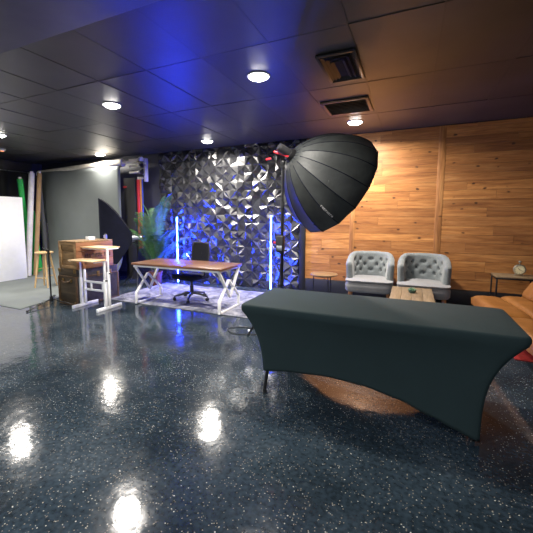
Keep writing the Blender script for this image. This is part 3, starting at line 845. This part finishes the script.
MB().cone((-.02, 0, 0), (.13, 0, 0), .06, .055, 20).build('body', M['chrome'], t)
MB().cone((.13, 0, 0), (.145, 0, 0), .05, .05, 20).build('rear_panel', M['black_plastic'], t)
MB().box((.04, 0, -.08), (.05, .03, .12), bev=.006).build('bracket', M['black_metal'], t)
t = thing('light_stand', 'short black light stand behind the trunks carrying the strip softbox', 'light stand', (-5.235, 5.58, 0))
MB().cone((0, 0, .12), (0, 0, .90), .016).build('pole', M['black_metal'], t)
for k in range(3):
    a = R(70)+2*PI*k/3; e = Vector((math.cos(a)*.36, math.sin(a)*.36, .012))
    MB().bar((0, 0, .46), e, .012, .02).build('leg', M['black_metal'], t)

# ------------------------------------------------------------------ trunk, crate and what stands on it
TR = R(-5)
t = thing('steamer_trunk', 'old dark steamer trunk on the floor under the wooden crate', 'trunk', (-5.06, 4.21, 0), TR)
LX, LY, LZ = .235, .40, .60
MB().box((0, 0, .235), (2*LX, 2*LY, .46), bev=.008).build('body', M['trunk'], t)
lid = MB().box((0, 0, .538), (2*LX+.008, 2*LY+.008, .124), bev=.012).build('lid', M['trunk'], t)
MB().box((LX+.004, 0, .235), (.006, 2*LY-.03, .43)).build('front_panel', M['trunk_side'], t)
MB().box((LX+.008, 0, .538), (.006, 2*LY-.03, .10)).build('front_panel', M['trunk_side'], lid)
mb = MB()
for sx in (-1, 1):
    for sy in (-1, 1): mb.bar((sx*LX, sy*LY, .005), (sx*LX, sy*LY, .47), .03, .03)
mb.bar((-LX, -LY-.002, .475), (LX, -LY-.002, .475), .02, .02); mb.bar((LX+.004, -LY, .475), (LX+.004, LY, .475), .02, .02)
mb.bar((-LX, -LY, .02), (LX, -LY, .02), .03, .03); mb.bar((LX, -LY, .02), (LX, LY, .02), .03, .03)
mb.build('edge_trim', M['trunk_trim'], t)
for y in (-.24, 0, .24):
    l = MB().box((LX+.014, y, .49), (.014, .055, .09), bev=.006).build('latch', M['brass'], t)
    MB().cone((LX+.018, y, .47), (LX+.032, y, .47), .016).build('lock_button', M['brass'], l)
hd = MB().tube([(-.10, -LY-.012, .41), (-.08, -LY-.05, .395), (0, -LY-.055, .385), (.08, -LY-.05, .395), (.10, -LY-.012, .41)], .013, 8).build('handle', M['trunk_trim'], t)
for sx in (-1, 1): MB().box((sx*.105, -LY-.01, .412), (.04, .02, .05), bev=.005).build('handle_plate', M['brass'], hd)
for sx in (-1, 1): MB().box((sx*(LX-.03), -LY-.004, .572), (.06, .016, .06), bev=.006).box((sx*(LX-.03), -LY-.004, .04), (.06, .016, .06), bev=.006).build('corner_cap', M['brass'], t)

t = thing('wooden_crate', 'reddish old shipping crate with black stencilling, stacked on the dark trunk', 'crate', (-5.035, 4.155, .602), TR)
CX, CY, CH = .24, .345, .44
MB().box((0, 0, .015), (2*CX-.03, 2*CY-.03, .03)).build('bottom', M['crate_tan'], t)
side = MB()
for k in range(3): side.box((CX-.008, 0, .075+.145*k), (.018, 2*CY, .14), bev=.003)
sd = side.build('side_panel', M['crate_red'], t)
side = MB()
for k in range(3): side.box((-CX+.008, 0, .075+.145*k), (.018, 2*CY, .14), bev=.003)
side.build('side_panel', M['crate_red'], t)
for s in (-1, 1):
    e = MB()
    for k in range(3): e.box((0, s*(CY-.03), .075+.145*k), (2*CX-.036, .018, .139), bev=.003)
    e.build('end_panel', M['crate_tan'], t)
    e = MB()
    for q in (-1, 1): e.box((q*(CX-.04), s*(CY-.01), .22), (.05, .022, .43), bev=.003)
    for zz in (.03, .41): e.box((0, s*(CY-.01), zz), (2*CX-.13, .022, .05), bev=.003)
    e.build('end_frame', M['crate_tan'], t)
l = MB()
for k in range(3): l.box((-CX+.083+.157*k, 0, .448), (.154, 2*CY+.01, .016), bev=.003)
l.build('lid', M['crate_tan'], t)
# stencilling: worn block marks
mb = MB(); rnd = random.Random(5); y = -.20
for k in range(13):
    wd = rnd.choice((.020, .024, .028)); 
    if k in (3, 9): y += .03; 
    yy = y+wd/2
    mb.box((CX+.0015, yy-wd*.34, .215), (.003, wd*.28, .062)); mb.box((CX+.0015, yy+wd*.30, .215), (.003, wd*.22, .062))
    mb.box((CX+.0015, yy, .215+rnd.choice((-.02, .0, .022))), (.003, wd*.9, .014))
    if k % 2: mb.box((CX+.0015, yy, .240), (.003, wd*.9, .012))
    y += wd+.010
mb.build('stencil_lettering', M['ink'], sd, smooth=False)

t = thing('small_box', 'small white box on top of the wooden crate', 'box', (-4.98, 4.20, 1.06), TR)
MB().box((0, 0, .022), (.09, .12, .044), bev=.005).build('body', M['white_paper'], t)
MB().box((0, 0, .049), (.094, .124, .012), bev=.003).build('lid', M['white_paper'], t)
t = thing('metal_canister', 'small upright metal canister at the far corner of the crate', 'canister', (-4.86, 4.42, 1.06), 0)
MB().lathe([(.0005, 0), (.022, 0), (.024, .004), (.024, .075), (.016, .085), (.0005, .085)], n=20).build('body', M['chrome'], t)
MB().lathe([(.0005, .085), (.014, .085), (.014, .105), (.0005, .108)], n=16).build('cap', M['black_plastic'], t)
MB().tube([(-.02, 0, .06), (-.05, 0, .065), (-.052, 0, .03), (-.022, 0, .025)], .004, 6).build('handle', M['chrome'], t)

# ------------------------------------------------------------------ sit-stand laptop desk, white
t = thing('standing_desk', 'small white two-tier standing desk with pale wood tops by the trunk', 'desk', (-4.56, 3.92, 0), R(0))
for s in (-1, 1):
    x = s*.27
    f = MB().bar((x, -.24, .022), (x, .24, .022), .05, .032, up=(1, 0, 0), bev=.006).build('foot', M['white_metal'], t)
    MB().bar((x, -.245, .02), (x, -.22, .02), .052, .034, up=(1, 0, 0)).bar((x, .22, .02), (x, .245, .02), .052, .034, up=(1, 0, 0)).build('end_cap', M['white_paper'], f)
    for y_, zt, nm in ((-.07, .77, 'lower_post'), (.00, .945, 'upper_post')):
        p = MB().bar((x, y_, .035), (x, y_, zt*.62), .045, .032, up=(1, 0, 0)).build(nm, M['white_metal'], t)
        MB().bar((x, y_, zt*.60), (x, y_, zt), .034, .023, up=(1, 0, 0)).build('inner_tube', M['white_metal'], p)
        MB().cone((x+s*.02, y_, zt*.60), (x+s*.05, y_, zt*.60), .013).build('knob', M['black_plastic'], p)
mb = MB()
for zz in (.27, .40): mb.bar((-.26, .01, zz), (.26, .01, zz), .03, .03)
for x in (-.13, .13): mb.bar((x, .01, .27), (x, .01, .40), .025, .025)
mb.build('crossbar', M['white_metal'], t)
lo = MB().box((.045, -.19, .785), (.52, .28, .018), bev=.004).build('lower_top', M['pale_wood'], t)
MB().bar((-.27, -.07, .765), (.27, -.07, .765), .03, .02).bar((-.27, -.26, .768), (-.27, .0, .768), .03, .018).bar((.27, -.26, .768), (.27, .0, .768), .03, .018).build('top_bracket', M['white_metal'], lo)
hi = MB().box((-.035, .10, .965), (.62, .32, .018), bev=.004).build('upper_top', M['pale_wood'], t)
MB().bar((-.27, .0, .945), (.27, .0, .945), .03, .02).bar((-.27, -.03, .948), (-.27, .22, .948), .03, .018).bar((.27, -.03, .948), (.27, .22, .948), .03, .018).build('top_bracket', M['white_metal'], hi)

# ------------------------------------------------------------------ stool and microphone stand
t = thing('bar_stool', 'pale wooden round-topped bar stool on the grey paper', 'stool', (-6.84, 4.62, .006), R(20))
MB().lathe([(.0005, .695), (.15, .695), (.168, .703), (.172, .715), (.168, .728), (.15, .734), (.0005, .735)], n=32).build('seat', M['stool_wood'], t)
for k in range(4):
    a = PI/4+k*PI/2
    MB().tube([(math.cos(a)*.10, math.sin(a)*.10, .70), (math.cos(a)*.15, math.sin(a)*.15, .35), (math.cos(a)*.20, math.sin(a)*.20, 0)], .018, 12, [.016, .02, .015]).build('leg', M['stool_wood'], t)
for zz, k0 in ((.22, 0), (.38, 1), (.20, 2), (.40, 3)):
    a, b = PI/4+k0*PI/2, PI/4+(k0+1)*PI/2; rr = .20-.10*zz/.70
    MB().cone((math.cos(a)*rr, math.sin(a)*rr, zz), (math.cos(b)*rr, math.sin(b)*rr, zz), .0095).build('rung', M['stool_wood'], t)

MICX, MICY = -5.47, 3.77
t = thing('microphone_stand', 'thin black tripod microphone stand in front of the bar stool', 'microphone stand', (MICX, MICY, 0), 0)
MB().cone((0, 0, .03), (0, 0, .86), .013).cone((0, 0, .84), (0, 0, 1.22), .009).build('pole', M['mic_black'], t)
MB().cone((0, 0, .03), (0, 0, .12), .03, .022).sphere((.03, 0, .09), .016).build('hub', M['mic_black'], t)
MB().cone((0, 0, .83), (0, 0, .90), .02).cone((0, 0, .87), (-.09, -.04, .93), .011).sphere((.0, -.02, .90), .026).build('clutch', M['mic_black'], t)
MB().cone((0, 0, 1.20), (0, 0, 1.33), .013, .016).sphere((0, 0, 1.33), .018).build('clip', M['mic_black'], t)
for a in (R(-70), R(4), R(140)):
    e = Vector((math.cos(a)*.56, math.sin(a)*.56, .014))
    l = MB().cone((math.cos(a)*.02, math.sin(a)*.02, .07), e, .009).build('leg', M['mic_black'], t)
    MB().sphere(e, .016, (1.4, 1.4, .8)).build('rubber_foot', M['rubber'], l)

# ------------------------------------------------------------------ tub armchairs
def make_armchair():
    t = thing('tub_armchair', '', 'armchair', (0, 0, 0), 0, 'grey tufted armchairs')
    # plan of the inner wall: U shape, open toward -Y
    A, B = .250, .265
    def plan(u, off):
        # u 0..1 from left arm front to right arm front, squarish U
        s = u*2-1
        if abs(s) <= .74:
            ang = s/.74*R(90); sa, ca = math.sin(ang), math.cos(ang)
            x = (A+off)*math.copysign(abs(sa)**.80, sa); y = (B+off)*max(ca, 0)**.80
        else:
            ex = (abs(s)-.74)/.26; x = math.copysign(A+off, s); y = -.17*ex
        return Vector((x, y+.03, 0))
    def toph(u):
        s = abs(u*2-1)
        k = max(0, min(1, (s-.40)/.60))
        return .868-.012*s-.135*k*k*(3-2*k)
    btn = []
    for row, zz in enumerate((.55, .64, .73)):
        for k in range(5 - row % 2): btn.append((.5+(k-2+.5*(row % 2))*.135, zz))
    def inner_off(u, z):
        d = 0
        for (bu, bz) in btn:
            du = (u-bu)*1.30; dz = z-bz
            d -= .034*math.exp(-(du*du+dz*dz)/(2*.021**2))
            # folds between neighbours
        # diamond creases
        p = (u-.5)*1.30/.1755; q = (z-.55)/.18
        a_ = abs(((p+q) % 1.0)-.5)*2; b_ = abs(((p-q) % 1.0)-.5)*2
        inside = max(0, min(1, (.34-abs(u-.5))/.06))*max(0, min(1, (z-.47)/.05))*max(0, min(1, (.80-z)/.05))
        puff = (1-a_**3)*(1-b_**3)
        return d + .003*puff*inside
    def shell(u, v):
        fe = min(1, min(u, 1-u)/.045); se = .12+.88*math.sqrt(max(0, 1-(1-fe)**2))
        p = shell0(u, v, se)
        return p
    def shell0(u, v, se):
        th = toph(u)-(1-se)*.035; zb = .30; T = .10
        uu = u
        if v < .5:      # inner face, bottom to top
            q = v/.5; z = .42+(th-.05-.42)*q
            lean = .02*q
            p = plan(uu, .07+(lean - inner_off(uu, z)-.07)*se)
            return Vector((p.x, p.y, z))
        if v < .68:     # rolled top
            q = (v-.5)/.18; a_ = PI*q
            p = plan(uu, .07+(.02+T/2-T/2*math.cos(a_)-.07)*se)
            return Vector((p.x, p.y, th-.05+.05*math.sin(a_)))
        q = (v-.68)/.32
        p = plan(uu, .07+(.02+T-.018*q-.07)*se)
        return Vector((p.x, p.y, (th-.05)+(zb-(th-.05))*q))
    mb = MB(); g = mb.grid(shell, 110, 56)
    for i in (0, 109):
        cap = g[i]
        mb.bm.faces.new(cap if i == 0 else cap[::-1])
    # close underside strip
    for i in range(109):
        mb.bm.faces.new((g[i][0], g[i][55], g[i+1][55], g[i+1][0]))
    back = mb.build('backrest', M['tweed'], t, angle=55)
    bt = None
    for (bu, bz) in btn:
        if abs(bu-.5) > .40: continue
        p = plan(bu, .02*((bz-.42)/.38)+.024)
        if bt is None:
            bt = MB().sphere((0, 0, 0), .0125, (1, 1, 1), 12, 8).build('tuft_button', M['tweed_button'], back)
        else:
            bt = bt.copy(); C.objects.link(bt)
        bt.location = (p.x, p.y, bz)
    # seat cushion: D-shaped
    def dshape(sx, sy, z0, z1, bulge, fr):
        mb = MB(); n = 48; ring = []
        for i in range(n):
            a = 2*PI*i/n; ca, sa = math.cos(a), math.sin(a)
            e = .30 if sa < 0 else .62
            x = sx*math.copysign(abs(ca)**e, ca); y = (sy if sa > 0 else fr)*math.copysign(abs(sa)**e, sa)
            ring.append((x, y))
        lv = [(0.0, .0), (.94, .0), (1.0, .18), (1.0, .70), (.95, .90), (.80, 1.0), (.5, 1.12), (.2, 1.16)]
        prev = None
        for k, (s, q) in enumerate(lv[1:]):
            zz = z0+(z1-z0)*min(q, 1)+ (bulge*(q-1)/.16 if q > 1 else 0)
            cur = [mb.bm.verts.new((x*s, y*s, zz)) for x, y in ring]
            if prev:
                for i in range(n): mb.bm.faces.new((prev[i], prev[(i+1) % n], cur[(i+1) % n], cur[i]))
            else: mb.bm.faces.new(cur[::-1])
            prev = cur
        mb.bm.faces.new(prev)
        return mb
    dshape(.362, .31, .425, .458, .020, .335).build('seat_cushion', M['seat_tweed'], t, angle=60)
    dshape(.362, .36, .265, .430, 0, .335).build('seat_base', M['seat_tweed'], t, angle=60)
    for sx in (-1, 1):
        for sy, yy in ((-1, -.25), (1, .22)):
            MB().cone((sx*.28, yy, .29), (sx*.315, yy+sy*.03, 0), .024, .013, 14).build('leg', M['chair_leg'], t)
    return t
ac = make_armchair()
ac.location = (-.585, 5.90, 0); ac.rotation_euler.z = R(3); ac['label'] = 'grey tufted tub armchair nearer the round side table'
a2 = copy_tree(ac); a2.location = (.20, 5.88, 0); a2.rotation_euler.z = R(-1)
a2['label'] = 'grey tufted tub armchair behind the coffee table, nearer the sofa'

# ------------------------------------------------------------------ coffee table, succulent, side tables, clock
t = thing('coffee_table', 'low pale wooden coffee table in front of the armchairs', 'table', (.045, 5.08, 0))
mb = MB()
for k in range(4): mb.box((-.195+.13*k, 0, .405), (.128, .90, .03), bev=.003)
mb.build('tabletop', M['oak'], t)
MB().box((0, 0, .375), (.44, .80, .03), bev=.003).build('apron', M['black_metal'], t)
for sx in (-1, 1):
    for sy in (-1, 1): MB().bar((sx*.20, sy*.38, 0), (sx*.20, sy*.38, .37), .03, .03).build('leg', M['black_metal'], t)
t = thing('succulent', 'tiny green succulent plant on the coffee table', 'plant', (.05, 5.14, .421))
MB().lathe([(.0005, 0), (.035, 0), (.048, .012), (.05, .03), (.042, .034), (.0005, .03)], n=20).build('dish', M['pot_white'], t)
mb = MB()
for ring, (n, el, L) in enumerate(((9, 12, .055), (7, 38, .045), (5, 65, .032))):
    for k in range(n):
        a = 2*PI*k/n+ring*.4
        d = Vector((math.cos(a)*math.cos(R(el)), math.sin(a)*math.cos(R(el)), math.sin(R(el))))
        q = d.to_track_quat('Z', 'Y').to_matrix()
        mb.sphere(Vector((0, 0, .034))+d*L*.55, L*.5, (.42, .22, 1.1), 8, 6, q)
mb.build('leaves', M['succulent'], t)

t = thing('round_side_table', 'small round wood-topped side table with thin black legs by the panels', 'table', (-1.29, 5.70, 0))
MB().lathe([(.0005, .485), (.215, .485), (.222, .490), (.222, .503), (.215, .508), (.0005, .508)], n=40).build('tabletop', M['round_wood'], t)
for k in range(3):
    a = R(200)+k*2*PI/3
    MB().tube([(math.cos(a)*.17, math.sin(a)*.17, .485), (math.cos(a)*.19, math.sin(a)*.19, .0)], .009, 8).build('leg', M['black_metal'], t)
MB().lathe([(.165, .47), (.18, .47), (.18, .485), (.165, .485)], n=32).build('ring', M['black_metal'], t)

t = thing('end_table', 'square black-framed end table behind the sofa, holding the clock', 'table', (1.36, 5.98, 0))
MB().box((0, 0, .612), (.50, .38, .018), bev=.003).build('tabletop', M['oak'], t)
mb = MB()
for s in (-1, 1): mb.bar((-.25, s*.18, .592), (.25, s*.18, .592), .02, .022); mb.bar((s*.24, -.19, .592), (s*.24, .19, .592), .02, .022)
mb.build('frame', M['black_metal'], t)
for sx in (-1, 1):
    for sy in (-1, 1): MB().bar((sx*.235, sy*.175, 0), (sx*.235, sy*.175, .585), .02, .02).build('leg', M['black_metal'], t)

t = thing('table_clock', 'round brass desk clock with ivory face on the end table', 'clock', (1.42, 6.02, .622), R(-4))
t.scale = (.92, .92, .92)
face = Matrix.Rotation(R(90), 3, 'X')
MB().lathe([(.0005, -.03), (.06, -.03), (.078, -.015), (.082, .0), (.082, .022), (.070, .03), (.068, .024), (.0005, .024)], c=(0, 0, .092), n=36, mat=face).build('case', M['clock_metal'], t)
dl = MB().lathe([(.0005, .0245), (.066, .0245), (.066, .027), (.0005, .027)], c=(0, 0, .092), n=36, mat=face).build('dial', M['clock_face'], t)
mb = MB()
for k in range(12):
    a = 2*PI*k/12; mb.box((math.sin(a)*.055, -.0275, .092+math.cos(a)*.055), (.004, .002, .012 if k % 3 else .018), Matrix.Rotation(a, 3, 'Y'))
mb.build('hour_marks', M['ink'], dl)
for a, L, w in ((R(-40), .032, .006), (R(120), .046, .004)):
    MB().bar((0, -.029, .092), (math.sin(a)*L, -.029, .092+math.cos(a)*L), w, .002, up=(0, 1, 0), bev=0).build('hand', M['ink'], dl)
for s in (-1, 1): MB().cone((s*.04, 0, .03), (s*.055, 0, 0), .008).build('foot', M['clock_metal'], t)
MB().cone((0, 0, .17), (0, 0, .195), .008).lathe([(.014, -.004), (.020, 0), (.014, .004)], c=(0, 0, .212), n=18, mat=face).build('ring_top', M['clock_metal'], t)

# ------------------------------------------------------------------ tan leather sofa and red rug
tag(MB().box((1.85, 4.98, .006), (1.66, 1.55, .012), bev=.004).build('area_rug', M['rug_red']), 'red rug showing under the tan sofa', 'rug')
t = thing('leather_sofa', 'tan leather sofa with channelled seat, facing the coffee table', 'sofa', (1.215, 4.36, .012), R(6))
# local: seat faces -X, length along Y
def pad(x0, x1, y0, y1, z0, z1, bul=.018, bev=.035, name='seat_cushion', rot=None, c=None):
    mb = MB(); nx_, ny_ = 16, 24
    def top(u, v):
        ex = (1-abs(2*u-1)**4)*(1-abs(2*v-1)**6)
        return Vector((x0+(x1-x0)*u, y0+(y1-y0)*v, z1-bev+bev*min(1, ex*1.6)**.5+bul*ex-bul*.5 + .004*noise.noise(Vector((u*7, v*9, x0*5)))))
    g = mb.grid(top, nx_, ny_)
    def bot(u, v): return Vector((x0+(x1-x0)*u*.985+.005, y0+(y1-y0)*v, z0))
    b = mb.grid(bot, nx_, ny_)
    for i in range(nx_-1):
        mb.bm.faces.new((g[i][0], g[i+1][0], b[i+1][0], b[i][0])); mb.bm.faces.new((g[i][-1], b[i][-1], b[i+1][-1], g[i+1][-1]))
    for j in range(ny_-1):
        mb.bm.faces.new((g[0][j], b[0][j], b[0][j+1], g[0][j+1])); mb.bm.faces.new((g[-1][j], g[-1][j+1], b[-1][j+1], b[-1][j]))
    if rot is not None: bmesh.ops.transform(mb.bm, matrix=Matrix.Translation(Vector(c)) @ rot.to_4x4() @ Matrix.Translation(-Vector(c)), verts=mb.bm.verts[:])
    return mb.build(name, M['leather'], t, angle=65)
for (y0, y1) in ((-1.05, .0), (.0, 1.05)):
    pad(-.34, -.02, y0, y1, .285, .415)
    pad(-.02, .24, y0, y1, .285, .43)
    pad(.24, .50, y0, y1, .33, .47, rot=Matrix.Rotation(R(-60), 3, 'Y'), c=(.24, 0, .40), name='backrest')
    pad(.50, .74, y0, y1, .33, .47, rot=Matrix.Rotation(R(-60), 3, 'Y'), c=(.24, 0, .40), name='backrest')
LEGX = -.27
MB().box((0.02, 0, .275), (.62, 2.06, .05), bev=.015).build('base', M['leather'], t)
for sx, xx in ((-1, LEGX), (1, .34)):
    for sy in (-1, 1): MB().cone((xx, sy*.84, .26), (xx+sx*.015, sy*.86, 0), .018, .013).build('leg', M['chrome'], t)

# ------------------------------------------------------------------ world, camera
w = bpy.data.worlds.new('room_ambient'); SC.world = w; w.use_nodes = True
w.node_tree.nodes['Background'].inputs[0].default_value = (.75, .85, 1, 1)
w.node_tree.nodes['Background'].inputs[1].default_value = .02

cam = bpy.data.cameras.new('camera'); co = bpy.data.objects.new('camera', cam); C.objects.link(co)
cam.sensor_fit = 'HORIZONTAL'; cam.sensor_width = 36.0
cam.lens = 345/533*36
cam.shift_x = (266.5-250)/533; cam.shift_y = -(266.5-253)/533
co.location = (0, 0, 1.45)
co.rotation_euler = (R(90-5.96), 0, R(25))
cam.clip_start = .05
SC.camera = co
try:
    SC.view_settings.view_transform = 'Standard'
    SC.view_settings.look = 'None'
except Exception: pass
SC.view_settings.exposure = -0.05
SC.view_settings.gamma = 1.06
